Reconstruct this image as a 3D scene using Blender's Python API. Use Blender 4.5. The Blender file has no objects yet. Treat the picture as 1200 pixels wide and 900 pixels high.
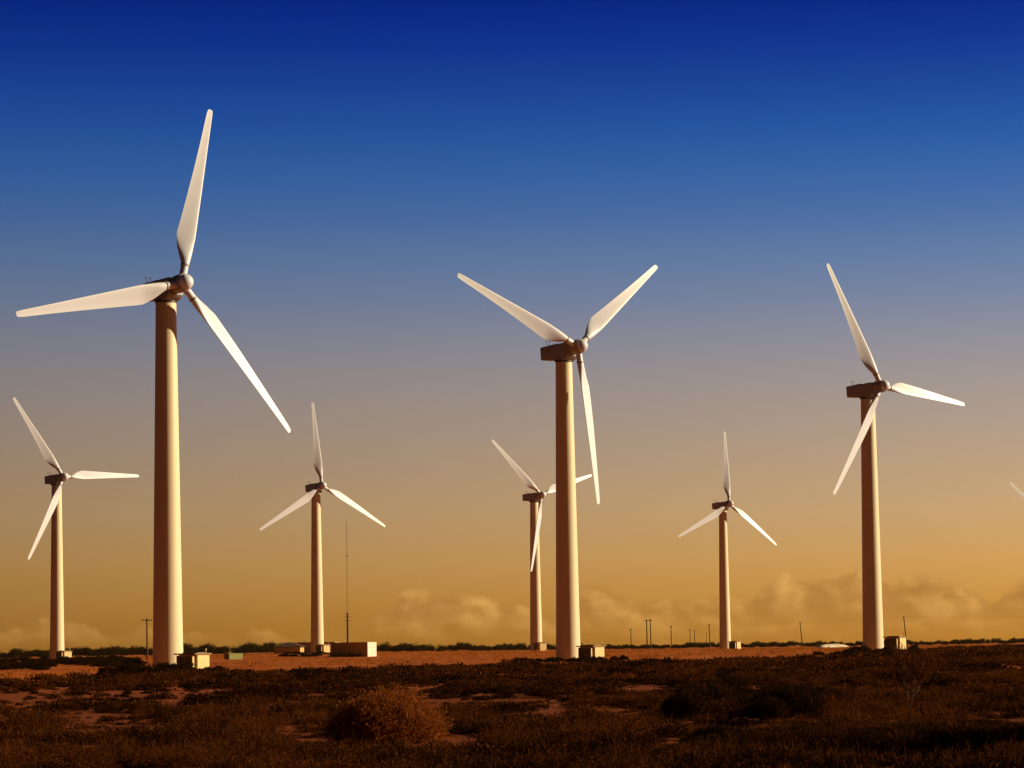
import bpy, bmesh, math, random
import numpy as np
from mathutils import Matrix, Vector

# ------------------------------------------------------------------ camera, sky, sun, exposure
scn = bpy.context.scene
col = scn.collection
F_PX, ROLL, PITCH, HORIZON = 3000.0, math.radians(0.8), math.atan(3000.0 / 49800.0), 757.0
EYE = Vector((0.0, 0.0, 1.65))
CY0 = HORIZON - F_PX * math.tan(PITCH)            # principal point row in the 1200x900 frame
SUN_AZ, SUN_EL = math.radians(82.0), math.radians(20.0)   # azimuth from +Y towards +X


def lin(r, g, b):
    f = lambda c: (c / 255 / 12.92) if c <= 10 else ((c / 255 + 0.055) / 1.055) ** 2.4
    return (f(r), f(g), f(b), 1.0)


cam_data = bpy.data.cameras.new('camera')
cam = bpy.data.objects.new('camera', cam_data)
col.objects.link(cam)
scn.camera = cam
cam_data.sensor_fit = 'HORIZONTAL'
cam_data.sensor_width = 36.0
cam_data.lens = F_PX / 1200.0 * 36.0
cam_data.shift_y = (CY0 - 450.0) / 1200.0
cam_data.clip_start, cam_data.clip_end = 0.5, 20000.0
_fw = Vector((0, math.cos(PITCH), math.sin(PITCH)))
_up0 = Vector((0, -math.sin(PITCH), math.cos(PITCH)))
_rt0 = Vector((1, 0, 0))
# world up leans left in the frame: the camera is turned clockwise
_rt = _rt0 * math.cos(ROLL) - _up0 * math.sin(ROLL)
_up = _rt0 * math.sin(ROLL) + _up0 * math.cos(ROLL)
m = Matrix((_rt, _up, -_fw)).transposed().to_4x4()
m.translation = EYE
cam.matrix_world = m


def at(px, py, depth):
    """ground-plan point (x, depth, z) seen at that place of the 1200x900 photograph"""
    v = _fw + _rt * ((px - 600) / F_PX) + _up * ((CY0 - py) / F_PX)
    return EYE + v * (depth / v.y)


scn.render.engine = 'CYCLES'
scn.cycles.use_denoising = True
scn.cycles.max_bounces = 6
scn.cycles.diffuse_bounces = 3
scn.cycles.volume_bounces = 0
scn.view_settings.view_transform = 'Standard'
scn.view_settings.look = 'None'
EV = 0.40
scn.view_settings.exposure = EV
scn.view_settings.gamma = 1.0
scn.view_settings.use_curve_mapping = False

world = bpy.data.worlds.new('World')
scn.world = world
world.use_nodes = True


class NT:
    """tiny node helper"""
    def __init__(s, tree):
        s.t = tree
        s.t.nodes.clear()

    def n(s, kind, **kw):
        nd = s.t.nodes.new(kind)
        ins = kw.pop('ins', {})
        for k, v in kw.items():
            setattr(nd, k, v)
        for k, v in ins.items():
            s.put(nd.inputs[k], v)
        return nd

    def put(s, sock, v):
        if hasattr(v, 'is_output'):
            s.t.links.new(v, sock)
        else:
            sock.default_value = v

    def math(s, op, a, b=0.0, c=0.0, clamp=False):
        nd = s.n('ShaderNodeMath', operation=op, use_clamp=clamp)
        for i, v in enumerate((a, b, c)):
            s.put(nd.inputs[i], v)
        return nd.outputs[0]

    def mix(s, fac, a, b, blend='MIX'):
        nd = s.n('ShaderNodeMix', data_type='RGBA', blend_type=blend)
        s.put(nd.inputs[0], fac)
        s.put(nd.inputs[6], a)
        s.put(nd.inputs[7], b)
        return nd.outputs[2]

    def rng(s, v, a, b, c=0.0, d=1.0, smooth=False):
        nd = s.n('ShaderNodeMapRange', interpolation_type='SMOOTHSTEP' if smooth else 'LINEAR')
        for i, x in enumerate((v, a, b, c, d)):
            s.put(nd.inputs[i], x)
        return nd.outputs[0]

    def noise(s, vec, scale, detail=4.0, rough=0.55, dist=0.0):
        nd = s.n('ShaderNodeTexNoise', ins={'Scale': scale, 'Detail': detail, 'Roughness': rough, 'Distortion': dist})
        if vec is not None:
            s.put(nd.inputs['Vector'], vec)
        return nd.outputs[0]

    def ramp(s, fac, stops, interp='LINEAR'):
        nd = s.n('ShaderNodeValToRGB')
        s.put(nd.inputs[0], fac)
        cr = nd.color_ramp
        cr.interpolation = interp
        while len(cr.elements) > 1:
            cr.elements.remove(cr.elements[0])
        cr.elements[0].position = stops[0][0]
        cr.elements[0].color = stops[0][1]
        for p, c in stops[1:]:
            e = cr.elements.new(p)
            e.color = c
        return nd.outputs[0]


def build_sky():
    k = NT(world.node_tree)
    tc = k.n('ShaderNodeTexCoord')
    d = tc.outputs['Generated']
    sep = k.n('ShaderNodeSeparateXYZ', ins={0: d})
    X, Y, Z = sep.outputs
    rows = [(757, (168, 112, 37)), (740, (179, 123, 46)), (700, (190, 137, 64)), (660, (194, 147, 84)),
            (600, (186, 152, 109)), (550, (176, 149, 120)), (500, (164, 146, 130)), (450, (152, 142, 139)),
            (400, (135, 136, 148)), (350, (113, 127, 155)), (300, (92, 119, 159)), (250, (71, 106, 161)),
            (200, (50, 97, 162)), (150, (33, 83, 158)), (100, (20, 68, 152)), (50, (6, 52, 145)), (0, (0, 37, 134))]
    stops = [(2.0 * math.sin(math.atan((757 - y) / F_PX)), lin(*c)) for y, c in rows]
    stops[0] = (0.0, stops[0][1])
    stops += [(0.62, lin(3, 22, 108)), (0.95, lin(3, 12, 60))]
    base = k.ramp(k.math('MULTIPLY', Z, 2.0, clamp=True), stops)
    # brighter towards the sun on the right, dimmer behind the viewer
    low = k.rng(Z, 0.0, 0.22, 1.0, 0.25)      # the glow to the right is a low one
    side = k.math('MULTIPLY_ADD', k.math('MULTIPLY', k.rng(X, -0.25, 0.25, -0.40, 0.32), 1.0), low, 1.0)
    side = k.math('MULTIPLY', side, k.rng(X, -1.0, -0.3, 0.26, 1.0))
    back = k.rng(Y, -0.5, 0.8, 0.10, 1.0, True)
    base = k.mix(1.0, base, k.n('ShaderNodeCombineColor', ins={0: side, 1: side, 2: side}).outputs[0], 'MULTIPLY')
    base = k.mix(1.0, base, k.n('ShaderNodeCombineColor', ins={0: back, 1: back, 2: back}).outputs[0], 'MULTIPLY')
    # low cumulus bank just above the horizon
    vec = k.n('ShaderNodeCombineXYZ', ins={0: k.math('MULTIPLY', X, 1.0), 1: 3.7, 2: k.math('MULTIPLY', Z, 1.5)}).outputs[0]
    vec2 = k.n('ShaderNodeVectorMath', operation='ADD', ins={0: vec, 1: (0.0035, 0.0, 0.0045)}).outputs[0]
    n1 = k.noise(vec, 46.0, 6.0, 0.5)
    n2 = k.noise(vec2, 46.0, 6.0, 0.5)
    vecw = k.n('ShaderNodeCombineXYZ', ins={0: X, 1: 1.3, 2: 0.0}).outputs[0]
    prof = k.noise(vecw, 16.0, 2.0, 0.5)
    top = k.math('MULTIPLY_ADD', k.rng(prof, 0.34, 0.60), 0.014, 0.0065)
    top = k.math('ADD', top, k.math('SUBTRACT', k.rng(X, -0.12, 0.05, -0.004, 0.0075, True), k.rng(X, 0.13, 0.22, 0.0, 0.006, True)))
    top = k.math('MULTIPLY_ADD', k.math('SUBTRACT', n1, 0.5), 0.034, top)
    body = k.rng(k.math('SUBTRACT', top, Z), -0.0004, 0.0032, 0.0, 1.0, True)
    body = k.math('MULTIPLY', body, k.rng(Z, -0.002, 0.018, 0.15, 1.0, True))
    relief = k.math('SUBTRACT', n1, n2)
    lit = k.rng(relief, -0.10, 0.16, 0.0, 1.0)
    dens = k.rng(n1, 0.38, 0.62, 0.0, 1.0, True)
    litc = k.mix(k.math('MULTIPLY', lit, k.math('MULTIPLY_ADD', dens, 0.7, 0.3)), lin(166, 114, 54), lin(226, 170, 92))
    sky = k.mix(k.math('MULTIPLY', body, 0.70), base, litc)
    nis = k.n('ShaderNodeTexSky', sky_type='NISHITA', sun_disc=False, sun_elevation=SUN_EL,
              sun_rotation=SUN_AZ, air_density=1.0, dust_density=1.5, ozone_density=2.0)
    b1 = k.n('ShaderNodeBackground', ins={0: sky, 1: 2.0 ** -EV})
    b2 = k.n('ShaderNodeBackground', ins={0: nis.outputs[0], 1: 0.05})
    mx = k.n('ShaderNodeMixShader', ins={0: 0.006, 1: b1.outputs[0], 2: b2.outputs[0]})
    out = k.n('ShaderNodeOutputWorld')
    k.t.links.new(mx.outputs[0], out.inputs[0])


build_sky()

sun_data = bpy.data.lights.new('sun', 'SUN')
sun_data.energy = 4.9
sun_data.color = (1.0, 0.78, 0.46)
sun_data.angle = math.radians(0.53)
sun = bpy.data.objects.new('sun', sun_data)
col.objects.link(sun)
_sd = Vector((math.sin(SUN_AZ) * math.cos(SUN_EL), math.cos(SUN_AZ) * math.cos(SUN_EL), math.sin(SUN_EL)))
sun.rotation_euler = (-_sd).to_track_quat('-Z', 'Y').to_euler()

# ------------------------------------------------------------------ helpers


def principled(name, base, rough=0.6, vary=None, metallic=0.0, bump=None):
    """base colour, optional (second colour, noise scale xyz, amount) variation"""
    mt = bpy.data.materials.new(name)
    mt.use_nodes = True
    k = NT(mt.node_tree)
    bs = k.n('ShaderNodeBsdfPrincipled', ins={'Roughness': rough, 'Metallic': metallic})
    o = k.n('ShaderNodeOutputMaterial')
    k.t.links.new(bs.outputs[0], o.inputs[0])
    tc = k.n('ShaderNodeTexCoord').outputs['Object']
    c = tuple(base) + (1.0,)
    if vary:
        c2, sc, amt = vary
        mp = k.n('ShaderNodeMapping', ins={0: tc, 3: sc}).outputs[0]
        f = k.math('MULTIPLY', k.rng(k.noise(mp, 1.0, 6.0, 0.6), 0.42, 0.72, 0.0, 1.0), amt)
        c = k.mix(f, c, tuple(c2) + (1.0,))
    k.put(bs.inputs['Base Color'], c)
    if bump:
        sc, st = bump
        nz = k.noise(tc, sc, 5.0, 0.6)
        b = k.n('ShaderNodeBump', ins={'Height': nz, 'Strength': st, 'Distance': 0.05})
        k.t.links.new(b.outputs[0], bs.inputs['Normal'])
    return mt


M = {}
M['tower'] = principled('cream_tower_paint', (0.79, 0.68, 0.48), 0.5, ((0.66, 0.54, 0.35), (1.2, 1.2, 0.08), 0.35))
M['blade'] = principled('white_blade_gelcoat', (0.69, 0.72, 0.87), 0.42, ((0.66, 0.66, 0.72), (0.8, 0.8, 0.35), 0.35))
M['nacelle'] = principled('grey_white_nacelle_shell', (0.34, 0.35, 0.38), 0.5, ((0.26, 0.26, 0.27), (1.5, 1.5, 1.5), 0.5))
M['hub'] = principled('pale_hub_casting', (0.36, 0.33, 0.33), 0.5, ((0.28, 0.26, 0.25), (2, 2, 2), 0.4))
M['dark_metal'] = principled('dark_weathered_metal', (0.05, 0.045, 0.04), 0.5, None, 0.3)
M['kiosk_wall'] = principled('cream_kiosk_render', (0.76, 0.59, 0.28), 0.7, ((0.60, 0.44, 0.20), (1.5, 1.5, 0.8), 0.6), bump=(14, 0.2))
M['kiosk_door'] = principled('green_brown_steel_door', (0.10, 0.09, 0.06), 0.55, ((0.06, 0.05, 0.035), (2, 2, 2), 0.6))
M['kiosk_roof'] = principled('rusty_roof_sheet', (0.30, 0.17, 0.08), 0.7, ((0.18, 0.10, 0.06), (2, 2, 2), 0.6))
M['sunlit_wall'] = principled('sunlit_white_wall', (0.82, 0.77, 0.66), 0.75, ((0.68, 0.6, 0.46), (0.8, 0.8, 1.5), 0.5), bump=(8, 0.2))  # lit tone of the white building, put on its end wall
M['tan_wall'] = principled('tan_and_shaded_wall', (0.60, 0.38, 0.14), 0.8, ((0.46, 0.28, 0.10), (0.6, 0.6, 1.2), 0.6), bump=(8, 0.3))  # own colour of the tan walls; also the white building's shade as colour
M['roof'] = principled('brown_tile_roof', (0.075, 0.035, 0.02), 0.95, ((0.05, 0.028, 0.016), (1.5, 1.5, 1.5), 0.6))
M['timber'] = principled('creosoted_timber', (0.06, 0.036, 0.022), 0.85, ((0.035, 0.022, 0.015), (4, 4, 0.6), 0.6))
M['wire'] = principled('aluminium_conductor', (0.10, 0.08, 0.06), 0.6)
M['green_paint'] = principled('olive_green_paint', (0.26, 0.27, 0.045), 0.6, ((0.18, 0.17, 0.05), (1.5, 1.5, 1.5), 0.6))
M['white_sand'] = principled('white_sand', (0.85, 0.74, 0.55), 0.9, ((0.5, 0.3, 0.15), (0.35, 0.35, 0.8), 0.5), bump=(3, 0.6))
M['insulator'] = principled('brown_porcelain', (0.12, 0.06, 0.04), 0.3)


def veg_mat(name, c_dark, c_light, c_twig):
    mt = bpy.data.materials.new(name)
    mt.use_nodes = True
    k = NT(mt.node_tree)
    a = k.n('ShaderNodeAttribute', attribute_name='tint')
    sp = k.n('ShaderNodeSeparateColor', ins={0: a.outputs['Color']})
    c = k.mix(sp.outputs[0], tuple(c_dark) + (1,), tuple(c_light) + (1,))
    c = k.mix(sp.outputs[1], c, tuple(c_twig) + (1,))
    bs = k.n('ShaderNodeBsdfDiffuse', ins={0: c, 1: 0.6})
    tr = k.n('ShaderNodeBsdfTranslucent', ins={0: c})
    mx = k.n('ShaderNodeMixShader', ins={0: 0.25, 1: bs.outputs[0], 2: tr.outputs[0]})
    o = k.n('ShaderNodeOutputMaterial')
    k.t.links.new(mx.outputs[0], o.inputs[0])
    return mt


M['scrub'] = veg_mat('heath_scrub_foliage', (0.012, 0.005, 0.002), (0.115, 0.034, 0.007), (0.28, 0.088, 0.022))
M['bush'] = veg_mat('russet_bush_foliage', (0.20, 0.062, 0.013), (0.42, 0.130, 0.028), (0.52, 0.19, 0.05))
M['shrub'] = veg_mat('dark_shrub_foliage', (0.017, 0.008, 0.003), (0.040, 0.016, 0.004), (0.12, 0.045, 0.012))
M['tree'] = veg_mat('dark_tree_foliage', (0.020, 0.013, 0.005), (0.052, 0.032, 0.011), (0.10, 0.05, 0.018))
M['drygrass'] = veg_mat('dry_grass', (0.36, 0.105, 0.012), (0.55, 0.18, 0.022), (0.60, 0.24, 0.045))


def obj(name, mesh, parent=None, mat=None):
    o = bpy.data.objects.new(name, mesh)
    col.objects.link(o)
    if mat is not None:
        mesh.materials.clear()
        mesh.materials.append(mat)
    if parent is not None:
        o.parent = parent
    return o


def empty(name, loc, rz=0.0):
    o = bpy.data.objects.new(name, None)
    col.objects.link(o)
    o.location = loc
    o.rotation_euler = (0, 0, rz)
    o.empty_display_size = 1.0
    return o


def tag(o, label=None, cat=None, group=None, kind=None):
    for k_, v in (('label', label), ('category', cat), ('group', group), ('kind', kind)):
        if v:
            o[k_] = v
    return o


def mesh_of(name, bm, smooth=False, angle=None):
    bmesh.ops.recalc_face_normals(bm, faces=bm.faces[:])
    me = bpy.data.meshes.new(name)
    bm.to_mesh(me)
    bm.free()
    if smooth:
        me.polygons.foreach_set('use_smooth', [True] * len(me.polygons))
        if angle is not None:
            me.set_sharp_from_angle(angle=math.radians(angle))
    me.update()
    return me


def bm_box(bm, x0, x1, y0, y1, z0, z1, bev=0.0):
    r = bmesh.ops.create_cube(bm, size=1.0)
    for v in r['verts']:
        v.co = Vector((x0 + (v.co.x + .5) * (x1 - x0), y0 + (v.co.y + .5) * (y1 - y0), z0 + (v.co.z + .5) * (z1 - z0)))
    if bev:
        es = list({e for v in r['verts'] for e in v.link_edges})
        bmesh.ops.bevel(bm, geom=es, offset=bev, segments=2, affect='EDGES')


def bm_loft(bm, rings, cap0=True, cap1=True):
    vs = [[bm.verts.new(p) for p in ring] for ring in rings]
    n = len(vs[0])
    for a, b in zip(vs, vs[1:]):
        for i in range(n):
            bm.faces.new((a[i], a[(i + 1) % n], b[(i + 1) % n], b[i]))
    if cap0:
        bm.faces.new(vs[0][::-1])
    if cap1:
        bm.faces.new(vs[-1])


def bm_tube(bm, pts, radii, n=10):
    """tapered tube through pts"""
    rings = []
    for i, p in enumerate(pts):
        p = Vector(p)
        t = (Vector(pts[min(i + 1, len(pts) - 1)]) - Vector(pts[max(i - 1, 0)])).normalized()
        s = t.orthogonal().normalized() if abs(t.z) < 0.9 else t.cross(Vector((0, 1, 0))).normalized()
        u = t.cross(s)
        r = radii[i] if hasattr(radii, '__len__') else radii
        rings.append([p + (s * math.cos(a) + u * math.sin(a)) * r for a in (2 * math.pi * j / n for j in range(n))])
    bm_loft(bm, rings)


def copy_tree(o, parent=None):
    c = o.copy()
    col.objects.link(c)
    if parent is not None:
        c.parent = parent
    for ch in list(o.children):
        copy_tree(ch, c)
    return c


# ------------------------------------------------------------------ terrain
CTRL = [(-36, 266, -.66), (-31, 254, -.72), (-31, 236, -.62), (10.5, 318, -.62), (9, 300, -.4), (-100, 561, -.28), (7, 330, -.22), (-47, 617, .58), (6, 664, .36), (55, 390, .10),
        (58.5, 709, -.15), (-33, 540, -.25), (-8, 50, -0.62), (10, 52, -0.60), (0, 76, -.48), (-15, 76, -.5), (15, 76, -.46), (0, 112, -0.24), (-20, 112, -.28), (22, 112, -.20),
        (-30, 190, -.25), (30, 200, 0.0), (0, 212, -.1), (-80, 375, -.40), (0, 500, .1), (110, 500, .3), (-100, 875, -.3),
        (0, 875, -.4), (100, 875, -.45), (0, 1400, -.2), (200, 1300, .3), (-250, 1150, .0), (-300, 500, 0), (300, 500, .2),
        (0, 0, -.3), (0, 30, -.6), (-60, 25, -.5), (60, 25, -.5)]
_cx = np.array([c[0] for c in CTRL]); _cy = np.array([c[1] for c in CTRL]); _cz = np.array([c[2] for c in CTRL])


def gz(x, y):
    x = np.asarray(x, float); y = np.asarray(y, float)
    sh = x.shape
    x = x.ravel(); y = y.ravel()
    sig = 12.0 + 0.10 * np.abs(y)
    d2 = (x[:, None] - _cx) ** 2 + ((y[:, None] - _cy) * 0.6) ** 2
    w = 1.0 / (d2 + (sig * 0.35)[:, None] ** 2) ** 1.6
    z = (w * _cz).sum(1) / w.sum(1)
    z = z + 0.05 * np.sin(x * 0.31 + 1.3 * np.sin(y * 0.11)) * np.sin(y * 0.17 + 0.7) + 0.025 * np.sin(x * 0.9 + y * 0.55) * np.sin(y * 0.7 - x * 0.2)
    far = np.clip((np.hypot(x, y) - 1400) / 3500, 0, 1)
    z = z - 10.0 * far ** 1.5
    return z.reshape(sh)


def g(x, y):
    return float(gz(np.array([x]), np.array([y]))[0])


def ground():
    ys = np.concatenate([-np.geomspace(4500, 30, 16), np.linspace(-20, 20, 9), np.geomspace(22, 1100, 200), np.geomspace(1180, 9000, 22)])
    t = np.linspace(-1, 1, 181)
    xs = np.sign(t) * (np.abs(t) * 60 + 5000 * np.abs(t) ** 7)
    X, Y = np.meshgrid(xs, ys)
    # fan out with distance so the near ground is finely divided
    X = X * np.where(Y > 60, 1 + (Y - 60) / 160.0, 1.0)
    X = np.clip(X, -9000, 9000)
    Z = gz(X, Y)
    co = np.stack([X, Y, Z], -1).reshape(-1, 3)
    ny, nx = X.shape
    idx = np.arange(nx * ny).reshape(ny, nx)
    q = np.stack([idx[:-1, :-1], idx[:-1, 1:], idx[1:, 1:], idx[1:, :-1]], -1).reshape(-1, 4)
    me = bpy.data.meshes.new('ground')
    me.from_pydata(co.tolist(), [], q.tolist())
    me.polygons.foreach_set('use_smooth', [True] * len(me.polygons))
    mt = bpy.data.materials.new('red_sandy_soil')
    mt.use_nodes = True
    k = NT(mt.node_tree)
    tc = k.n('ShaderNodeTexCoord').outputs['Object']
    big = k.noise(tc, 0.055, 5.0, 0.6)
    mid = k.noise(tc, 0.55, 6.0, 0.62)
    fine = k.noise(tc, 7.0, 5.0, 0.65)
    tiny = k.noise(tc, 45.0, 3.0, 0.6)
    c = k.mix(k.rng(mid, 0.35, 0.7), (0.51, 0.125, 0.012, 1), (0.37, 0.090, 0.010, 1))
    c = k.mix(k.math('MULTIPLY', k.rng(big, 0.45, 0.7), 0.5), c, lin(150, 68, 24))
    c = k.mix(k.math('MULTIPLY', k.rng(fine, 0.52, 0.72), 0.6), c, lin(126, 58, 22))
    c = k.mix(k.math('MULTIPLY', k.rng(tiny, 0.6, 0.75), 0.5), c, lin(214, 128, 62))
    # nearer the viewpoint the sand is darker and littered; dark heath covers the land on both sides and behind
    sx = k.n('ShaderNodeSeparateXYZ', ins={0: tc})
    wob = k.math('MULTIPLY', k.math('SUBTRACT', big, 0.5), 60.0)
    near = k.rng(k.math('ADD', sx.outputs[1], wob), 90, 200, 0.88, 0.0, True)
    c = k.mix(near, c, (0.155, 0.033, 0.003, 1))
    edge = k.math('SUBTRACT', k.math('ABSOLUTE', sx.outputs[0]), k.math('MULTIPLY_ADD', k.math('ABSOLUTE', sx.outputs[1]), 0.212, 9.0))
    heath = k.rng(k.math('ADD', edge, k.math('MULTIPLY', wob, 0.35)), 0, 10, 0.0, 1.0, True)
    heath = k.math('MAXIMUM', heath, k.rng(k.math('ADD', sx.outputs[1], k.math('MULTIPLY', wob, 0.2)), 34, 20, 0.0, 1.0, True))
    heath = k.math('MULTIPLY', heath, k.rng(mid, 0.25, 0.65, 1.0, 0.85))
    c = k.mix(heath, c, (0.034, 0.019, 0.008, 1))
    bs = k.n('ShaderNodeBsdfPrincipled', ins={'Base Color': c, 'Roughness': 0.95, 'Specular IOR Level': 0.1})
    h = k.math('ADD', k.math('MULTIPLY', mid, 0.5), k.math('MULTIPLY', fine, 0.16))
    b = k.n('ShaderNodeBump', ins={'Height': h, 'Strength': 0.8, 'Distance': 0.30})
    k.t.links.new(b.outputs[0], bs.inputs['Normal'])
    o = k.n('ShaderNodeOutputMaterial')
    k.t.links.new(bs.outputs[0], o.inputs[0])
    return tag(obj('ground', me, None, mt), kind='structure')


ground()

# ------------------------------------------------------------------ vegetation made of many small blades


def blades_mesh(name, base, direc, length, width, tint):
    """one thin pointed blade (two triangles sharing a fold) for each row"""
    n = len(base)
    rng = np.random.default_rng(n)
    direc = direc / np.linalg.norm(direc, axis=1, keepdims=True)
    rnd = rng.normal(size=(n, 3))
    side = np.cross(direc, rnd)
    side /= np.linalg.norm(side, axis=1, keepdims=True) + 1e-9
    w = (width * 0.5)[:, None]
    L = length[:, None]
    bow = rng.normal(size=(n, 3)) * 0.10 * L
    midp = base + direc * L * 0.5 + bow
    v = np.stack([base - side * w * 0.25, midp - side * w, base + direc * L, midp + side * w], 1).reshape(-1, 3)
    me = bpy.data.meshes.new(name)
    me.vertices.add(4 * n)
    me.vertices.foreach_set('co', v.astype(np.float32).ravel())
    me.loops.add(4 * n)
    me.loops.foreach_set('vertex_index', np.arange(4 * n, dtype=np.int32))
    me.polygons.add(n)
    me.polygons.foreach_set('loop_start', np.arange(0, 4 * n, 4, dtype=np.int32))
    me.update(calc_edges=True)
    at_ = me.attributes.new('tint', 'FLOAT_COLOR', 'FACE')
    t = np.ones((n, 4), np.float32)
    t[:, :2] = tint
    t[:, 2] = 0
    at_.data.foreach_set('color', t.ravel())
    return me


def dome(rng, n, R, H, L, W, up=0.6, twig=0.15, lobes=5, fill=0.5):
    """blades of one shrub: a lumpy dome, gaps between lobes"""
    lob_a = rng.uniform(0, 2 * np.pi, lobes)
    lob_r = rng.uniform(0.15, 0.62, lobes)
    lob_s = rng.uniform(0.38, 0.66, lobes)
    lob_h = rng.uniform(0.6, 1.05, lobes)
    li = rng.integers(0, lobes, n)
    d = rng.normal(size=(n, 3))
    d /= np.linalg.norm(d, axis=1, keepdims=True)
    d[:, 2] = np.abs(d[:, 2]) * 1.0 - 0.15
    rad = rng.uniform(0, 1, n) ** fill
    cx = np.cos(lob_a[li]) * lob_r[li]; cy = np.sin(lob_a[li]) * lob_r[li]
    p = np.stack([(cx + d[:, 0] * lob_s[li] * rad) * R, (cy + d[:, 1] * lob_s[li] * rad) * R,
                  np.clip((lob_h[li] * 0.42 + d[:, 2] * rad * 0.58 * lob_h[li]), 0.0, None) * H], 1)
    dd = d * np.array([1, 1, 0.6]) + np.array([0, 0, up]) + rng.normal(size=(n, 3)) * 0.35
    ln = L * rng.uniform(0.5, 1.5, n)
    w = W * rng.uniform(0.6, 1.4, n)
    t = np.stack([np.clip(rng.normal(0.45, 0.28, n) + (rng.uniform(-.2, .2, lobes))[li], 0, 1), (rng.uniform(0, 1, n) < twig) * rng.uniform(0.3, 1, n)], 1)
    return p, dd, ln, w, t


def value_noise(x, y, seed):
    r = np.random.default_rng(seed).random((256, 256))
    xi = np.floor(x).astype(int); yi = np.floor(y).astype(int)
    fx = x - xi; fy = y - yi
    fx = fx * fx * (3 - 2 * fx); fy = fy * fy * (3 - 2 * fy)
    a = r[xi & 255, yi & 255]; b = r[(xi + 1) & 255, yi & 255]; c = r[xi & 255, (yi + 1) & 255]; e = r[(xi + 1) & 255, (yi + 1) & 255]
    return (a * (1 - fx) + b * fx) * (1 - fy) + (c * (1 - fx) + e * fx) * fy


def field_edge(x, y):
    """depth where the scrub gives way to the open field"""
    u = x / np.maximum(y, 1)          # tangent of the bearing
    return np.interp(u, [-0.27, -0.17, -0.08, 0.03, 0.12, 0.2, 0.27], [148, 175, 210, 250, 312, 500, 600])


def gather(parts):
    return [np.concatenate([p[i] for p in parts]) for i in range(5)]


_b = at(452, 868, 59)
BUSH = (_b.x, _b.y)
# bare sandy gaps between the cushions: centre and half size
BARE = [(-10.5, 71, 3.4, 5.0), (-8.0, 50.5, 1.3, 1.6), (-11.3, 55.5, 1.1, 1.8), (-0.6, 74, 1.6, 3.5), (4.8, 84, 2.8, 4.5), (1.4, 66, 1.9, 2.2), (-16, 82, 3.0, 3.5), (2.6, 104, 3.6, 4.0), (-5, 92, 3.0, 3.0), (-16, 110, 4, 4)]


def scrub():
    rng = np.random.default_rng(11)
    parts = []
    # depth from, to, shrubs per square metre, blades each, blade length and width
    zones = [(40, 58, 1.7, 1250, 0.036, 0.020), (58, 88, 1.3, 800, 0.045, 0.027), (88, 135, 0.9, 360, 0.07, 0.042), (135, 205, 0.55, 130, 0.12, 0.075), (205, 600, 0.22, 60, 0.20, 0.13)]
    for y0, y1, dens, nb, L, W in zones:
        area = 0.235 * (y1 ** 2 - y0 ** 2) + 8 * (y1 - y0)
        n = int(area * dens)
        y = np.sqrt(rng.uniform(y0 ** 2, y1 ** 2, n))
        x = rng.uniform(-1, 1, n) * (0.23 * y + 4)
        cover = 0.60 * value_noise(x * 0.22 + 50, y * 0.075 + 30, 3) + 0.40 * value_noise(x * 0.7 + 9, y * 0.30, 4)
        bare = 0.412 + 0.035 * np.clip((x / y) / -0.12, -1, 1) * (y < 90)
        bare = bare - 0.10 * np.clip((x / y - 0.03) / 0.10, 0, 1)
        for bx, by, rx, ry in BARE:
            cover = cover - 0.24 * np.exp(-((x - bx) / rx) ** 2 - ((y - by) / ry) ** 2)
        cover = np.where((np.abs(x - BUSH[0]) < 2.4) & (y > BUSH[1] - 6) & (y < BUSH[1] + 3), -1, cover)
        ok = (cover > bare * (1.0 if y0 < 90 else 0.88)) & (y < field_edge(x, y) + rng.normal(0, 6, n))
        # scattered small plants and seedlings on the open sand between the cushions
        lone = (~ok) & (cover > -0.5) & (rng.uniform(size=n) < 0.33) & (y < field_edge(x, y) + rng.normal(0, 12, n))
        cover = np.where(lone, 0.05, cover)
        ok = ok | lone
        x, y, cover = x[ok], y[ok], cover[ok]
        z = gz(x, y)
        sz = np.clip(np.exp(rng.normal(-0.05, 0.55, len(x))) * (0.42 + 1.0 * cover), 0.18, 2.4)
        hue = value_noise(x * 0.30, y * 0.16, 8)
        for i in range(len(x)):
            R = 0.48 * sz[i] * (1.3 if y0 >= 120 else 1.0)
            H = 0.21 * sz[i] * rng.uniform(0.6, 1.5)
            nn = max(10, int(nb * min(sz[i] ** 1.5, 2.6)))
            p, d, l, w, t = dome(rng, nn, R, H, L * (0.8 + 0.3 * sz[i]), W, up=0.10, twig=0.03 + 0.16 * hue[i], lobes=6)
            t[:, 0] = np.clip(t[:, 0] + (hue[i] - 0.5) * 1.4 + rng.normal(0, 0.22), 0, 1)
            p += np.array([x[i], y[i], z[i] - 0.02])
            if y0 < 80:      # some long bare twigs stand out of the cushion
                tw = rng.uniform(size=nn) < 0.025
                l[tw] *= 4.5
                w[tw] *= 0.42
                d[tw] += np.array([0, 0, 1.2])
                t[tw, 1] = np.maximum(t[tw, 1], 0.5)
            parts.append((p, d, l, w, t))
    me = blades_mesh('scrub', *gather(parts))
    return tag(obj('heath_scrub', me, None, M['scrub']), kind='stuff', cat=None)


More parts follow.
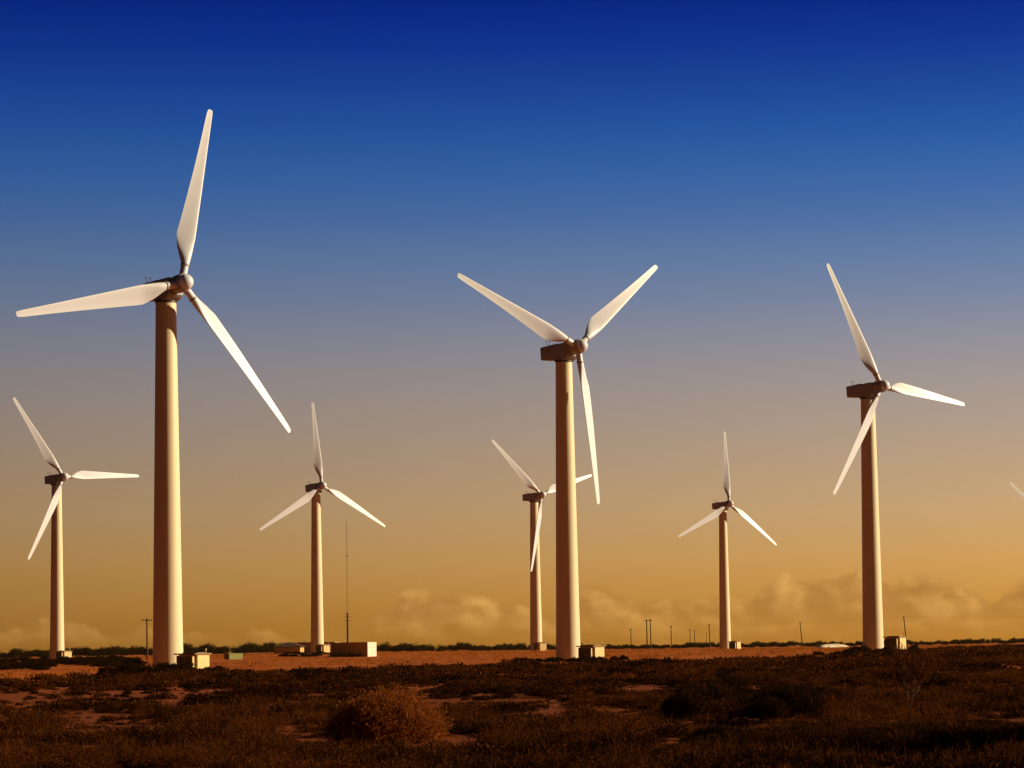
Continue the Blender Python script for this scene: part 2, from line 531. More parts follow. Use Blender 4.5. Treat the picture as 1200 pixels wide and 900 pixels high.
def dry_grass():
    rng = np.random.default_rng(5)
    parts = []
    n = 26000
    y = np.sqrt(rng.uniform(150 ** 2, 800 ** 2, n))
    x = rng.uniform(-1, 1, n) * (0.23 * y + 4)
    ok = (y > field_edge(x, y) - 15) & (value_noise(x * 0.12, y * 0.05, 21) > 0.35)
    x, y = x[ok], y[ok]
    z = gz(x, y)
    k = 9
    p = np.repeat(np.stack([x, y, z - 0.01], 1), k, 0) + rng.normal(size=(len(x) * k, 3)) * np.array([0.25, 0.25, 0.0])
    d = rng.normal(size=p.shape) * np.array([0.5, 0.5, 0.1]) + np.array([0, 0, 1.0])
    s = np.repeat(np.exp(rng.normal(0, 0.3, len(x))), k)
    t = np.stack([np.clip(rng.normal(0.5, 0.3, len(p)), 0, 1), rng.uniform(0, 1, len(p)) * 0.4], 1)
    me = blades_mesh('dry_grass', p, d, 0.24 * s, 0.06 * s, t)
    return tag(obj('dry_grass', me, None, M['drygrass']), kind='stuff')


scrub()
dry_grass()


def treeline():
    rng = np.random.default_rng(17)
    parts = []
    # bearing (photo column), depth and height of the far belt of bushy trees
    for i in range(1500):
        px = rng.uniform(-160, 1360)
        depth = np.interp(px, [-200, 0, 300, 480, 800, 1000, 1250], [590, 600, 740, 800, 880, 880, 900]) + rng.uniform(0, 140)
        hgt = np.interp(px, [-200, 0, 150, 230, 320, 480, 620, 650, 740, 830, 900, 1000, 1250], [2.1, 2.2, 2.6, 3.4, 3.3, 2.9, 2.9, 2.0, 1.7, 2.1, 2.0, 1.8, 2.0])
        hgt *= 0.46 + 0.46 * float(value_noise(np.array([px * 0.05]), np.array([7.5]), 31)[0]) + 0.72 * float(value_noise(np.array([px * 0.15]), np.array([3.5]), 33)[0]) + rng.normal(0, 0.10)
        hgt = max(0.9, hgt)
        q = at(px, 757, depth)
        R = hgt * rng.uniform(0.40, 0.70)
        p, d, l, w, t = dome(rng, int(210 * R), R, hgt, 0.34, 0.20, up=0.35, twig=0.1, lobes=6, fill=0.45)
        t[:, 0] = np.clip(t[:, 0] + rng.normal(0, 0.22), 0, 1)
        p += np.array([q.x, q.y, g(q.x, q.y)])
        parts.append((p, d, l, w, t))
    me = blades_mesh('treeline', *gather(parts))
    return tag(obj('treeline', me, None, M['tree']), kind='stuff')


treeline()

# ------------------------------------------------------------------ wind turbines
HUB_H, OVH, TILT, BLADE_R, SETBACK = 40.0, 2.72, math.radians(4.72), 20.42, 0.83
HEAD = Matrix.Translation((0, 0, HUB_H)) @ Matrix.Rotation(-TILT, 4, 'X')


def blade_mesh():
    # (radius, chord, thickness ratio, twist deg, roundness)
    st = [(0.75, 0.80, 1.0, 20, 1), (2.05, 0.80, 1.0, 20, 1), (2.5, 1.00, 0.78, 20, .75), (3.1, 1.36, 0.54, 20, .4), (3.8, 1.70, 0.40, 19.5, .16),
          (4.5, 1.88, 0.33, 19, .05), (5.1, 2.06, 0.28, 18, 0), (5.7, 2.03, 0.26, 17.3, 0), (7.5, 1.83, 0.23, 15, 0), (10, 1.57, 0.20, 12.5, 0), (13, 1.26, 0.18, 10, 0),
          (16, 0.98, 0.16, 8, 0), (18.5, 0.78, 0.15, 6.5, 0), (19.7, 0.68, 0.14, 6, 0), (20.15, 0.60, 0.13, 6, 0), (20.42, 0.42, 0.10, 6, 0)]
    n = 28
    rings = []
    for r, c, tr, tw, rd in st:
        a = math.radians(tw)
        cone = -SETBACK * (r / BLADE_R) ** 1.6
        ring = []
        for j in range(n):
            u = 2 * math.pi * j / n
            # airfoil outline (chordwise 0 at nose .. 1 at tail) blended to a circle at the root
            xc = 0.5 - 0.5 * math.cos(u)
            yt = 5 * tr * (0.2969 * math.sqrt(max(xc, 0)) - 0.126 * xc - 0.3516 * xc ** 2 + 0.2843 * xc ** 3 - 0.1000 * xc ** 4)
            camber = 0.06 * (1 - (2 * xc - 1) ** 2) * (1 - rd)
            yy = (yt if u < math.pi else -yt) * 0.5 * 2 * 0.5 + camber * 0.5
            cxo, cyo = 0.28 - xc, yy
            ccx, ccy = 0.5 * math.cos(u), 0.5 * math.sin(u)
            ex = (cxo * (1 - rd) + ccx * rd) * c
            ey = (cyo * (1 - rd) + ccy * rd) * c
            # e_t = +X (leading edge), upwind = -Y ; twist carries the nose upwind
            X = ex * math.cos(a) + ey * math.sin(a)
            up = ex * math.sin(a) - ey * math.cos(a)
            ring.append(Vector((X, -(up + cone), r)))
        rings.append(ring)
    bm = bmesh.new()
    bm_loft(bm, rings)
    return mesh_of('blade', bm, True, 40)


def collar_mesh():
    bm = bmesh.new()
    prof = [(0.405, 1.93), (0.47, 1.95), (0.47, 2.13), (0.405, 2.16)]
    cone = SETBACK * (2.05 / BLADE_R) ** 1.6
    n = 24
    bm_loft(bm, [[Vector((r * math.cos(2 * math.pi * j / n), cone + r * math.sin(2 * math.pi * j / n), z)) for j in range(n)] for r, z in prof])
    return mesh_of('root_collar', bm, True, 35)


def round_rect(y, x0, z0, z1, r, n=6):
    pts = []
    for cx, cz, a0 in ((x0 - r, z1 - r, 0), (-x0 + r, z1 - r, 90), (-x0 + r, z0 + r, 180), (x0 - r, z0 + r, 270)):
        for j in range(n):
            a = math.radians(a0 + 90 * j / (n - 1))
            pts.append(Vector((cx + r * math.cos(a), y, cz + r * math.sin(a))))
    return pts


def nacelle_mesh():
    # along -Y towards the hub; (y, half width, bottom, top, corner radius)
    st = [(3.62, .74, -.64, .86, .10), (3.58, .82, -.72, .96, .14), (3.3, .86, -.76, .98, .16), (2.2, .93, -.92, .94, .16), (1.2, .98, -1.16, .88, .16),
          (0.9, 1.0, -1.34, .87, .16), (-0.4, 1.0, -1.46, .82, .16), (-1.05, 1.0, -1.44, .80, .16), (-1.55, .97, -1.12, .79, .16), (-1.68, .94, -1.02, .77, .14), (-1.72, .88, -.97, .71, .10)]
    bm = bmesh.new()
    bm_loft(bm, [round_rect(*s) for s in st])
    return mesh_of('nacelle', bm, True, 32)


def lathe(prof, n=40, axis='Y'):
    """prof: (radius, along -Y)"""
    bm = bmesh.new()
    rings = [[Vector((r * math.cos(2 * math.pi * j / n), -y, r * math.sin(2 * math.pi * j / n))) for j in range(n)] for r, y in prof]
    bm_loft(bm, rings)
    return bm


def tower_mesh():
    bm = bmesh.new()
    n = 72
    rings = []
    zs = [-1.0, 0.0] + [3 + i * 3.5 for i in range(10)] + [36.0, 38.2, 38.45]
    for z in zs:
        t = max(z, 0) / 38.45
        r = 1.60 + (1.07 - 1.60) * t ** 0.96
        rings.append([Vector((r * math.cos(2 * math.pi * j / n), r * math.sin(2 * math.pi * j / n), z)) for j in range(n)])
    bm_loft(bm, rings)
    return mesh_of('tower', bm, True, 40)


def make_turbine():
    root = empty('wind_turbine', (0, 0, 0))
    tw = obj('tower', tower_mesh(), root, M['tower'])
    for z, dr in ((12.9, .012), (25.8, .012)):      # rings where the tower sections meet
        bm = bmesh.new()
        r = 1.60 + (1.07 - 1.60) * (z / 38.45) ** 0.96 + dr
        ring = [[Vector((r * math.cos(2 * math.pi * j / 72), r * math.sin(2 * math.pi * j / 72), z + dz)) for j in range(72)] for dz in (-.05, .05)]
        bm_loft(bm, ring, False, False)
        obj('section_flange', mesh_of('section_flange', bm, True, 40), tw, M['tower'])
    bm = bmesh.new()
    n = 48
    bm_loft(bm, [[Vector((r * math.cos(2 * math.pi * j / n), r * math.sin(2 * math.pi * j / n), z)) for j in range(n)] for r, z in ((1.15, 38.44), (1.15, 38.72))])
    obj('yaw_bearing', mesh_of('yaw_bearing', bm, True, 40), root, M['dark_metal'])
    nc = obj('nacelle', nacelle_mesh(), root, M['nacelle'])
    nc.matrix_basis = HEAD
    bm = bmesh.new()
    bm_box(bm, -.5, .5, .7, 2.3, .84, 1.02, .03)
    obj('roof_hatch', mesh_of('roof_hatch', bm), nc, M['nacelle'])
    bm = bmesh.new()
    for sx in (-.28, .28):
        bm_tube(bm, [(sx, 2.9, .94), (sx, 2.9, 1.66)], .028, 8)
        bm_tube(bm, [(sx - .14, 2.9, 1.66), (sx + .14, 2.9, 1.66)], .035, 8)
        bm_box(bm, sx - .05, sx + .05, 2.8, 3.0, 1.64, 1.76)
    bm_tube(bm, [(-.28, 2.9, 1.25), (.28, 2.9, 1.25)], .02, 8)
    obj('anemometer_mast', mesh_of('anemometer_mast', bm), nc, M['dark_metal'])
    hb = obj('hub', mesh_of('hub', lathe([(.55, 1.66), (.80, 1.70), (.90, 1.80), (.95, 2.1), (.95, 3.25), (.92, 3.38), (.84, 3.43)]), True, 32), root, M['hub'])
    hb.matrix_basis = HEAD
    pr = [(.83, 3.40)] + [(.83 * math.cos(a), 3.42 + .82 * math.sin(a)) for a in (math.radians(d) for d in range(4, 89, 7))] + [(.01, 4.24)]
    obj('spinner', mesh_of('spinner', lathe(pr), True, 50), hb, M['blade'])
    bme, cme = blade_mesh(), collar_mesh()
    bme.materials.append(M['blade'])
    cme.materials.append(M['hub'])
    for kk in range(3):
        b = obj('blade', bme, root)
        obj('root_collar', cme, b)
    return root


def set_rotor(root, theta):
    bl = [c for c in root.children if c.name.split('.')[0] == 'blade']
    for kk, b in enumerate(bl):
        b.matrix_basis = HEAD @ Matrix.Translation((0, -OVH, 0)) @ Matrix.Rotation(math.radians(90 - theta - 120 * kk), 4, 'Y')


TURB = [
    ((-35.95, 266.3), 44.2, 73.1, 'nearest, tallest white wind turbine, with blades pointing up, left and down to the right'),
    ((-99.98, 561.0), 42.4, 2.6, 'small distant wind turbine left of the tallest one, one blade pointing level right'),
    ((6.95, 330.1), 41.2, 36.5, 'large wind turbine with two blades raised in a V and one hanging down'),
    ((-47.34, 616.9), 35.6, 91.9, 'distant wind turbine beside the long white building, one blade pointing straight up'),
    ((5.72, 664.1), 41.9, 16.7, 'distant wind turbine partly hidden behind the tower of the large V-bladed turbine'),
    ((54.61, 390.1), 40.2, 115.0, 'large wind turbine behind the dry wispy shrub, lower blade crossing its tower'),
    ((58.34, 708.7), 35.8, 86.6, 'distant wind turbine near the row of thin poles, upright blade, small kiosk at its foot'),
]
proto = make_turbine()
turbine_pos = []
for i, ((x, y), yaw, th, lab) in enumerate(TURB):
    t = proto if i == 0 else copy_tree(proto)
    z = [-.45, -.28, -.22, .58, .36, .10, -.20][i]
    t.location = (x, y, z)
    t.rotation_euler = (0, 0, math.radians(yaw))
    set_rotor(t, th)
    tag(t, lab, 'wind turbine', 'wind turbines on the plain')
    turbine_pos.append((x, y))
# the eighth stands just outside the frame and reaches into it with a blade
q = at(1229 - 4, 752, 840)
t = copy_tree(proto)
t.location = (q.x, q.y, g(q.x, q.y))
t.rotation_euler = (0, 0, math.radians(38))
set_rotor(t, 142)
tag(t, 'wind turbine beyond the edge of the photo, only a single blade tip reaching into view', 'wind turbine', 'wind turbines on the plain')

# ------------------------------------------------------------------ transformer kiosks at the tower feet


def make_kiosk():
    root = empty('transformer_kiosk', (0, 0, 0))
    # local: front face looks to -Y, sunlit side face looks to +X; origin at the front right corner
    bm = bmesh.new()
    bm_box(bm, -2.45, 0, 0, 2.05, -.4, 1.86, .02)
    bd = obj('wall', mesh_of('wall', bm), root, M['kiosk_wall'])
    bm = bmesh.new()
    bm_box(bm, -2.36, -.28, -.50, -.003, -.3, 1.80, .02)
    cb = obj('switch_cabinet', mesh_of('switch_cabinet', bm), root, M['kiosk_wall'])
    for x0 in (-2.30, -1.30):
        bm = bmesh.new()
        bm_box(bm, x0, x0 + .95, -.545, -.503, .06, 1.72, .012)
        for zz in (.35, .42, .49, .56, 1.3, 1.37, 1.44):
            bm_box(bm, x0 + .2, x0 + .75, -.562, -.547, zz, zz + .035)
        obj('door', mesh_of('door', bm), cb, M['kiosk_door'])
    bm = bmesh.new()
    bm_box(bm, -2.62, .16, -.62, 2.22, 1.863, 1.99, .02)
    bm_box(bm, -2.2, -.25, .3, 1.8, 1.985, 2.06, .02)
    rf = obj('roof', mesh_of('roof', bm), root, M['kiosk_roof'])
    bm = bmesh.new()
    bm_tube(bm, [(-.22, 1.7, 1.97), (-.22, 1.7, 2.28)], .05, 10)
    bm_tube(bm, [(-.22, 1.7, 2.28), (-.22, 1.7, 2.40)], [.12, .06], 10)
    obj('roof_vent', mesh_of('roof_vent', bm), rf, M['kiosk_wall'])
    return root


KIO = [(231.5, 257, 30, 'cream transformer kiosk with dark doors at the foot of the tallest wind turbine'),
       (75.5, 553, 42, 'small distant kiosk at the foot of the turbine left of the tallest one'),
       (697.5, 322, 38, 'cream kiosk with dark doors at the foot of the large V-bladed turbine'),
       (379.5, 608, 44, 'small distant kiosk between the small hut and the long white building'),
       (633.0, 655, 58, 'small distant kiosk just left of the tower of the large V-bladed turbine'),
       (1055.0, 382, 36, 'cream kiosk with dark doors beside the turbine whose lower blade crosses its tower'),
       (864.0, 699, 36, 'tiny distant kiosk at the foot of the turbine near the thin poles')]
kp = make_kiosk()
for i, (px, dep, ry, lab) in enumerate(KIO):
    k_ = kp if i == 0 else copy_tree(kp)
    p = at(px, 770, dep)
    k_.location = (p.x, p.y, g(p.x, p.y) - 0.05)
    k_.rotation_euler = (0, 0, -math.radians(ry))
    if i in (0, 2):      # the two nearest sit a little lower, on a taller plinth
        k_.location.z -= 0.18
        k_.scale = (0.97, 0.97, 1.13)
    tag(k_, lab, 'kiosk', 'transformer kiosks at the turbine feet')

# ------------------------------------------------------------------ far buildings, container, sand heap


def building_flat(name, px, dep, L, W, H, ry, wall_mat, end_mat, roof_mat, lab):
    """box building with a thin flat roof; origin at the front right corner"""
    p = at(px, 765, dep)
    r = empty(name, (p.x, p.y, g(p.x, p.y)), -math.radians(ry))
    bm = bmesh.new()
    bm_box(bm, -L, 0, 0, W, -.6, H, .02)
    w = obj('wall', mesh_of('wall', bm), r, wall_mat)
    bm = bmesh.new()
    bm_box(bm, .003, .10, -.02, W + .02, -.6, H + .02, .01)
    obj('end_wall', mesh_of('end_wall', bm), r, end_mat)
    bm = bmesh.new()
    bm_box(bm, -L - .08, .0, -.06, W + .06, H + .003, H + .08, .01)
    obj('roof', mesh_of('roof', bm), r, roof_mat)
    tag(r, lab, 'building')
    return r


building_flat('long_building', 430.5, 540, 9.3, 3.2, 3.0, 32, M['tan_wall'], M['sunlit_wall'], M['tan_wall'], 'long low white building, front coloured as in shade, end wall as sunlit white')  # one white building: tan stands in for shade, the white end for sun
building_flat('low_building', 392, 675, 10.5, 4.0, 3.0, 16, M['tan_wall'], M['tan_wall'], M['roof'], 'low tan building with flat roof behind the distant turbine, beside the hut')


def hut():
    p = at(339, 765, 645)
    r = empty('hut', (p.x, p.y, g(p.x, p.y)), math.radians(-8))
    bm = bmesh.new()
    bm_box(bm, -3.3, 3.3, -2.2, 2.2, -.6, 1.75, .02)
    obj('wall', mesh_of('wall', bm), r, M['tan_wall'])
    bm = bmesh.new()
    b = [bm.verts.new(v) for v in ((-3.7, -2.6, 1.76), (3.7, -2.6, 1.76), (3.7, 2.6, 1.76), (-3.7, 2.6, 1.76))]
    c = [bm.verts.new(v) for v in ((-3.7, -2.6, 1.88), (3.7, -2.6, 1.88), (3.7, 2.6, 1.88), (-3.7, 2.6, 1.88))]
    e = [bm.verts.new(v) for v in ((-.9, 0, 2.95), (.9, 0, 2.95))]
    bm.faces.new(b[::-1])
    for i in range(4):
        bm.faces.new((b[i], b[(i + 1) % 4], c[(i + 1) % 4], c[i]))
    bm.faces.new((c[0], c[1], e[1], e[0])); bm.faces.new((c[1], c[2], e[1])); bm.faces.new((c[2], c[3], e[0], e[1])); bm.faces.new((c[3], c[0], e[0]))
    obj('roof', mesh_of('roof', bm), r, M['roof'])
    tag(r, 'small tan hut with a brown hipped roof left of the long white building', 'hut')


hut()


def container():
    p = at(273.5, 770, 465)
    r = empty('green_container', (p.x, p.y, g(p.x, p.y) + .05), math.radians(42))
    bm = bmesh.new()
    bm_loft(bm, [[Vector((sx * (1.45 + .05 * t), sy * (.78 + .02 * t), .02 + 1.0 * t)) for sx, sy in ((-1, -1), (1, -1), (1, 1), (-1, 1))] for t in (0, 1)])
    bd = obj('body', mesh_of('body', bm), r, M['green_paint'])
    bm = bmesh.new()
    for x in (-1.1, -.55, 0, .55, 1.1):
        bm = bmesh.new()
        bm_box(bm, x - .05, x + .05, -.825, -.796, .1, .98)
        obj('rib', mesh_of('rib', bm), bd, M['green_paint'])
    bm = bmesh.new()
    bm_box(bm, -1.62, 1.62, -.88, .88, 1.022, 1.12, .02)
    obj('lid', mesh_of('lid', bm), r, M['green_paint'])
    tag(r, 'low olive green metal container in front of the far trees', 'container')


container()


def sand_heap():
    p = at(975, 757, 700)
    bm = bmesh.new()
    rng = random.Random(4)
    nx, ny = 60, 14
    grid = []
    for j in range(ny):
        row = []
        for i in range(nx):
            u = i / (nx - 1) * 2 - 1
            v = j / (ny - 1) * 2 - 1
            prof = max(0, 1 - abs(u) ** 4) * max(0, 1 - v * v) ** 0.6
            lump = .90 + .10 * math.sin(u * 9 + 1.2 * math.sin(v * 3)) * math.sin(u * 4.3 + 1) + rng.uniform(-.04, .04)
            row.append(bm.verts.new((u * 6.2, v * 2.2, -.15 + 1.35 * prof * lump)))
        grid.append(row)
    for j in range(ny - 1):
        for i in range(nx - 1):
            bm.faces.new((grid[j][i], grid[j][i + 1], grid[j + 1][i + 1], grid[j + 1][i]))
    o = obj('sand_heap', mesh_of('sand_heap', bm, True), None, M['white_sand'])
    o.location = (p.x, p.y, g(p.x, p.y))
    o.rotation_euler = (0, 0, math.radians(36))
    tag(o, 'long low heap of white sand on the field edge', 'sand heap')


sand_heap()

# ------------------------------------------------------------------ poles, mast, wires
tips = {}


def pole(px, top, hgt, lab, lean=0.0, arm=1.2, twin=False, key=None):
    """timber utility pole; its depth follows from its height in the photo"""
    local_h = HORIZON - (px - 600) * math.tan(ROLL)
    dep = (hgt - 1.4) / max(local_h - top, 1) * F_PX
    p = at(px, 757, dep)
    r = empty('utility_pole', (p.x, p.y, g(p.x, p.y) - .1), 0)
    dx = math.tan(math.radians(lean)) * hgt
    xs = (-.55, .55) if twin else (0.0,)
    for sx in xs:
        bm = bmesh.new()
        bm_tube(bm, [(sx - .0, 0, -.5), (sx - dx, 0, hgt)], [.19, .13], 12)
        obj('pole', mesh_of('pole', bm, True, 40), r, M['timber'])
    w = arm / 2 + (.55 if twin else 0)
    bm = bmesh.new()
    bm_box(bm, -w - dx, w - dx, -.17, -.05, hgt - .45, hgt - .30)
    ca = obj('crossarm', mesh_of('crossarm', bm), r, M['timber'])
    for fx in (-.92, 0.25, .92):
        bm = bmesh.new()
        bm_tube(bm, [(fx * w - dx, -.11, hgt - .30), (fx * w - dx, -.11, hgt - .02)], [.06, .04], 8)
        obj('insulator', mesh_of('insulator', bm, True, 40), ca, M['insulator'])
    tag(r, lab, 'utility pole', 'utility poles along the horizon')
    tips[key or px] = Vector((p.x - dx, p.y - .11, g(p.x, p.y) + hgt - .12))
    return dep


pole(172.5, 722, 8.6, 'dark timber pole with a crossarm just left of the tallest turbine tower', 0.3, 2.2)
pole(740.0, 735, 8.2, 'leftmost thin pole of the distant row beside the large V-bladed turbine', 1.6, .8)
pole(760.7, 724, 9.0, 'pair of tall timber poles joined by a crossarm, second in the distant row', 0.6, .9, True)
pole(787.0, 731, 8.6, 'single pole just right of the paired poles in the distant row', 0.6, .8)
pole(809.0, 736, 8.2, 'thicker one of two close poles midway between the paired poles and the distant turbine', 0.4, .8)
pole(814.3, 737, 8.0, 'very thin faint pole close beside a thicker pole in the distant row', 0.2, .6)
pole(828.0, 741, 8.0, 'shortest pole in the distant row, beside a taller pole near the distant turbine', 0.2, .7)
pole(832.0, 729, 8.6, 'taller pole nearest the distant turbine at the end of the row', 1.2, .9)
pole(941.0, 726, 8.6, 'leaning lone pole left of the white sand heap', 5.5, .25)
pole(1063.0, 720, 8.8, 'leaning lone pole rising behind the cream kiosk and dry wispy shrub', 5.0, .25)


def wire(a, b, sag, lab):
    bm = bmesh.new()
    pts = [a.lerp(b, i / 20) - Vector((0, 0, sag * 4 * (i / 20) * (1 - i / 20))) for i in range(21)]
    bm_tube(bm, pts, .013, 6)
    o = obj('power_line', mesh_of('power_line', bm, True), None, M['wire'])
    tag(o, lab, 'power line', 'power lines between the poles')


wire(tips[740.0], tips[760.7], .4, 'wire from the leftmost thin pole to the paired poles')
wire(tips[760.7], tips[787.0], .4, 'wire from the paired poles to the single pole on their right')
wire(tips[787.0], tips[832.0], .6, 'wire from the single pole to the taller pole by the distant turbine')
wire(tips[832.0], tips[941.0], .5, 'wire from the distant turbine pole row to the leaning pole by the sand heap')
wire(tips[941.0], tips[1063.0], .6, 'wire between the two leaning lone poles')
e_ = at(1290, 719, 700)
wire(tips[1063.0], e_, .6, 'wire leaving the leaning pole behind the kiosk towards the photo edge')


def mast():
    p = at(407.5, 757, 632)
    r = empty('radio_mast', (p.x, p.y, g(p.x, p.y)))
    bm = bmesh.new()
    bm_tube(bm, [(0, 0, -.4), (0, 0, 9.9)], [.26, .20], 12)
    obj('pole', mesh_of('pole', bm, True, 40), r, M['timber'])
    for z, w in ((8.0, .75), (8.9, .9), (9.7, .6)):
        bm = bmesh.new()
        bm_box(bm, -w, w, -.32, -.20, z - .05, z + .05)
        obj('crossarm', mesh_of('crossarm', bm), r, M['dark_metal'])
    bm = bmesh.new()      # slender triangular lattice whip
    for a in (90, 210, 330):
        bm_tube(bm, [(.16 * math.cos(math.radians(a)), .16 * math.sin(math.radians(a)), 9.8), (.13 * math.cos(math.radians(a)), .13 * math.sin(math.radians(a)), 32.2)], .018, 6)
    z = 9.9
    kk = 0
    while z < 31.8:
        a0, a1 = math.radians(90 + 120 * kk), math.radians(210 + 120 * kk)
        bm_tube(bm, [(.15 * math.cos(a0), .15 * math.sin(a0), z), (.15 * math.cos(a1), .15 * math.sin(a1), z + .45)], .008, 5)
        z += .45
        kk += 1
    obj('lattice', mesh_of('lattice', bm), r, M['wire'])
    bm = bmesh.new()
    bm_box(bm, -.30, .30, -.05, .05, 23.95, 24.1)
    bm_tube(bm, [(0, 0, 32.1), (0, 0, 33.2)], .03, 6)
    obj('antenna', mesh_of('antenna', bm), r, M['wire'])
    tag(r, 'very tall thin radio mast rising behind the long white building', 'mast')


mast()

# ------------------------------------------------------------------ single shrubs


def shrub_variants(mat, specs, seed):
    out = []
    for i, (n, R, H, L, W, up, twig, lobes) in enumerate(specs):
        rng = np.random.default_rng(seed + i)
        me = blades_mesh('shrub', *dome(rng, n, R, H, L, W, up, twig, lobes, 0.42))
        me.materials.append(mat)
        out.append(me)
    return out


dark_var = shrub_variants(M['shrub'], [(900, 1.0, 1.0, .22, .09, .4, .08, 6), (900, 1.0, 1.0, .22, .09, .5, .1, 5), (900, 1.0, 1.0, .2, .1, .3, .05, 7), (900, 1.0, 1.0, .25, .08, .6, .12, 5)], 70)
rs = random.Random(9)


def shrub_group(rows, lab, grp, name='dark_shrub', cat='shrub', variants=dark_var):
    for px, dep, R, H in rows:
        dep *= 1.25
        p = at(px, 760, dep)
        o = bpy.data.objects.new(name, rs.choice(variants))
        col.objects.link(o)
        o.location = (p.x, p.y, g(p.x, p.y) - .03)
        o.rotation_euler = (0, 0, rs.uniform(0, 6.28))
        o.scale = (R, R * rs.uniform(.85, 1.15), H)
        tag(o, lab, cat, grp)


def spread(n, x0, x1, d0, d1, r0, r1, h0, h1):
    return [(x0 + (x1 - x0) * (i + rs.random()) / n, rs.uniform(d0, d1), rs.uniform(r0, r1), rs.uniform(h0, h1)) for i in range(n)]


shrub_group(spread(16, 120, 218, 180, 207, .8, 1.6, .6, 1.3) + spread(6, 232, 258, 178, 202, .6, 1.2, .5, 1.0) + spread(10, 256, 335, 178, 205, .6, 1.2, .25, .45),
            'dark low shrub at the foot of the tallest wind turbine', 'shrubs round the foot of the tallest turbine')
shrub_group(spread(16, 600, 690, 228, 257, .7, 1.4, .4, .8) + spread(6, 690, 735, 232, 254, .6, 1.1, .5, .95),
            'dark low shrub at the foot of the large V-bladed turbine', 'shrubs round the foot of the V-bladed turbine')
shrub_group(spread(8, 955, 1000, 255, 290, .8, 1.4, .35, .6) + spread(14, 995, 1045, 262, 303, .8, 1.5, .6, 1.1) + spread(6, 1040, 1075, 225, 298, .8, 1.3, .8, 1.3),
            'dark low shrub at the foot of the turbine behind the dry wispy shrub', 'shrubs round the turbine behind the dry shrub')
shrub_group(spread(90, -30, 165, 240, 445, 1.2, 2.4, .6, 1.3),
            'dark shrub in front of the small distant turbine left of the tallest one', 'shrubs by the leftmost distant turbine')
shrub_group(spread(12, 332, 385, 425, 480, 1.0, 1.8, .6, 1.0) + spread(7, 388, 418, 408, 424, 1.0, 1.5, .7, 1.1),
            'dark shrub in front of the hut and the long white building', 'shrubs before the hut and white building')
near_var = shrub_variants(M['shrub'], [(5200, 1.0, 1.0, .17, .030, .6, .12, 7), (5200, 1.0, 1.0, .16, .032, .7, .18, 6), (5200, 1.0, 1.0, .18, .028, .5, .1, 8)], 90)
shrub_group(spread(18, 800, 955, 54, 68, .6, 1.2, .55, 1.15), 'dark twiggy shrub in the tall clump in front of the dry wispy shrub', 'tall dark shrubs in the near clump', 'twiggy_shrub', 'shrub', near_var)
shrub_group(spread(64, 825, 1200, 41, 47, .6, 1.1, .28, .48), 'low dark shrub added to blacken the shaded strip below the dry wispy shrub', 'dark shrubs standing in for shade on the near strip', 'twiggy_shrub', 'shrub', near_var)  # dark foliage set here in place of a shadow across the scrub


def add_shade_bushes():
    # unseen bushes added outside the frame so their long shadows darken the near scrub
    for x, y, R, H in ((12.3, 47.0, 1.6, 2.3), (12.9, 50.0, 1.7, 2.6), (13.4, 53.2, 1.7, 2.4), (14.2, 49.0, 1.8, 2.9), (11.9, 44.6, 1.4, 1.9)):
        o = bpy.data.objects.new('added_shade_bush', rs.choice(near_var))
        col.objects.link(o)
        o.location = (x, y, g(x, y) - .05)
        o.rotation_euler = (0, 0, rs.uniform(0, 6.28))
        o.scale = (R, R, H)
        tag(o, 'tall dark bush added out of view to cast shadow on the near scrub', 'bush', 'shade-casting bushes added beyond the edge')


add_shade_bushes()


def russet_bush():
    p = at(446, 868, 59)
    root = empty('russet_bush', (p.x, p.y, g(p.x, p.y) - .04))
    rng = np.random.default_rng(123)
    bm = bmesh.new()
    P, D, S = [], [], []
    for b in range(190):
        a = rng.uniform(0, 2 * np.pi)
        e = np.arcsin(rng.uniform(0.02, 1.0))
        # longer branches towards the sunny right, a lower shoulder on the left
        reach = rng.uniform(0.86, 1.05) * (1 + 0.10 * np.cos(a))
        tip = np.array([np.cos(a) * np.cos(e) * 1.14 * reach, np.sin(a) * np.cos(e) * 1.0 * reach, (0.10 + np.sin(e) * 0.90) * reach])
        foot = np.array([rng.normal(0, .16), rng.normal(0, .16), -.05])
        mid = foot * .45 + tip * .55 + rng.normal(size=3) * .05
        if b % 2 == 0:
            bm_tube(bm, [Vector(foot), Vector(mid), Vector(tip * .97)], [.014, .009, .004], 5)
        n = 300
        u = rng.uniform(0.42, 1.0, n) ** 0.7
        q = np.where(u[:, None] < .55, foot + (mid - foot) * (u / .55)[:, None], mid + (tip - mid) * ((u - .55) / .45)[:, None])
        q = q + rng.normal(size=(n, 3)) * (0.030 + 0.075 * u)[:, None]
        q[:, 2] = np.abs(q[:, 2])
        ax = (tip - mid) / np.linalg.norm(tip - mid)
        P.append(q)
        D.append(ax * .8 + rng.normal(size=(n, 3)) * .55 + np.array([0, 0, .25]))
        S.append(np.full(n, rng.uniform(-.25, .25)))
    P, D, S = np.concatenate(P), np.concatenate(D), np.concatenate(S)
    n = len(P)
    ln = 0.075 * rng.uniform(.4, 1.8, n)
    w = 0.016 * rng.uniform(.6, 1.5, n)
    tint = np.stack([np.clip(rng.normal(.5, .25, n) + S, 0, 1), (rng.uniform(0, 1, n) < .28) * rng.uniform(.3, 1, n)], 1)
    root.scale = (1.2, 1.2, 1.12)
    obj('branches', mesh_of('branches', bm), root, principled('russet_bark', (.12, .05, .022), .9))
    obj('foliage', blades_mesh('foliage', P, D, ln, w, tint), root, M['bush'])
    tag(root, 'large rounded russet bush standing alone in the near scrub', 'bush')


russet_bush()


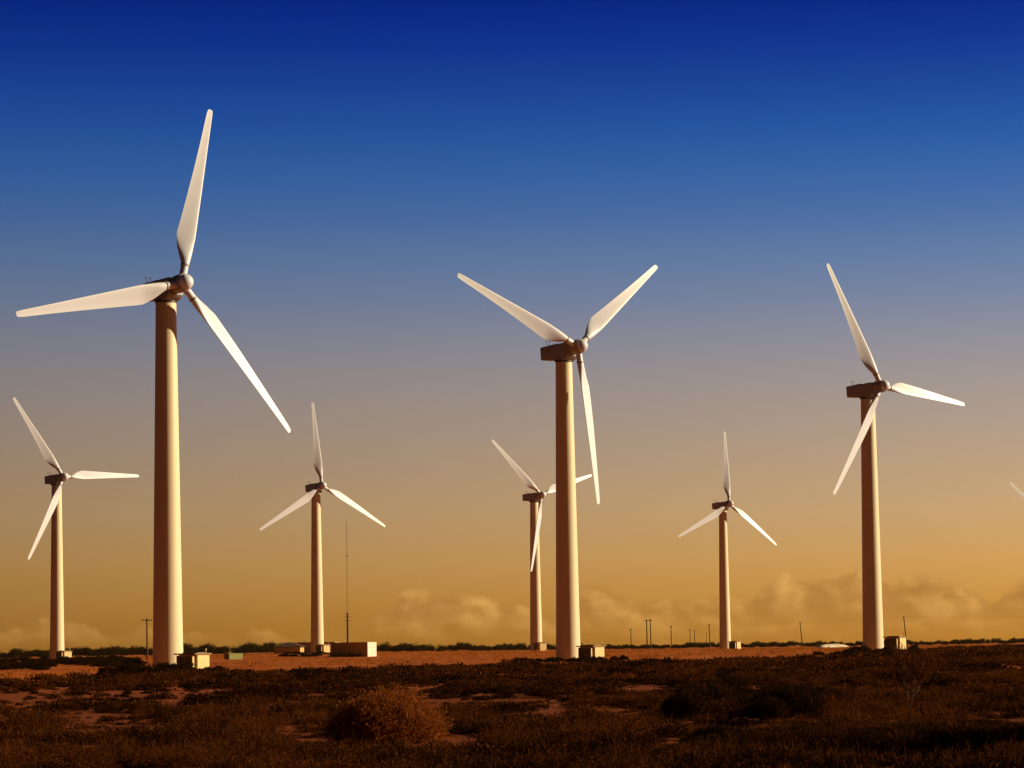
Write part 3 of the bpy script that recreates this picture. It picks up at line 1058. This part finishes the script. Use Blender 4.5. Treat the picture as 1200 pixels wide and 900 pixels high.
def dry_shrub():
    p = at(1062, 836, 71)
    root = empty('dry_shrub', (p.x, p.y, g(p.x, p.y)))
    root.scale = (1.22, 1.22, 1.22)
    rng = random.Random(77)
    bm = bmesh.new()
    twigs = []

    def grow(p0, d0, L, r, depth):
        p1 = p0 + d0 * L
        mid = p0 + d0 * L * .5 + Vector((rng.uniform(-.1, .1), rng.uniform(-.1, .1), 0)) * L
        bm_tube(bm, [p0, mid, p1], [r, r * .8, r * .6], 6)
        if depth == 0:
            twigs.append((p1, d0))
            return
        for _ in range(rng.choice((2, 3, 3))):
            nd = (d0 + Vector((rng.uniform(-.42, .52), rng.uniform(-.6, .6), rng.uniform(.0, .7)))).normalized()
            grow(p1, nd, L * rng.uniform(.5, .75), r * .6, depth - 1)
        twigs.append((mid, d0))

    grow(Vector((0, 0, -.1)), Vector((.06, 0, 1)).normalized(), .62, .026, 3)
    grow(Vector((.05, .05, -.1)), Vector((.22, .1, 1)).normalized(), .58, .020, 3)
    obj('trunk', mesh_of('trunk', bm), root, principled('grey_dry_bark', (.10, .045, .024), .9))
    nr = np.random.default_rng(6)
    P, D = [], []
    for p1, d0 in twigs:
        for _ in range(22):
            P.append(np.array(p1) + nr.normal(size=3) * .09)
            D.append(np.array(d0) * .6 + nr.normal(size=3) * .5 + np.array([0, 0, .5]))
    P, D = np.array(P), np.array(D)
    n = len(P)
    tint = np.stack([np.clip(nr.normal(.5, .25, n), 0, 1), (nr.uniform(0, 1, n) < .4) * nr.uniform(.3, 1, n)], 1)
    obj('twigs', blades_mesh('twigs', P, D, .16 * nr.uniform(.5, 1.5, n), .016 * np.ones(n), tint), root, M['scrub'])
    tag(root, 'tall wispy dry shrub with a pale thin stem below the kiosk', 'shrub')


dry_shrub()


# ------------------------------------------------------------------ air: thin warm haze over the plain


def haze():
    bm = bmesh.new()
    bm_box(bm, -1900, 1900, -400, 2600, -14.0, 66.0)
    me = mesh_of('haze', bm)
    mt = bpy.data.materials.new('evening_haze')
    mt.use_nodes = True
    k = NT(mt.node_tree)
    v = k.n('ShaderNodeVolumePrincipled', ins={'Color': (1.0, 0.72, 0.36, 1), 'Density': 0.00002, 'Anisotropy': 0.2})
    o = k.n('ShaderNodeOutputMaterial')
    k.t.links.new(v.outputs[0], o.inputs['Volume'])
    h = obj('haze', me, None, mt)
    tag(h, kind='stuff')


haze()
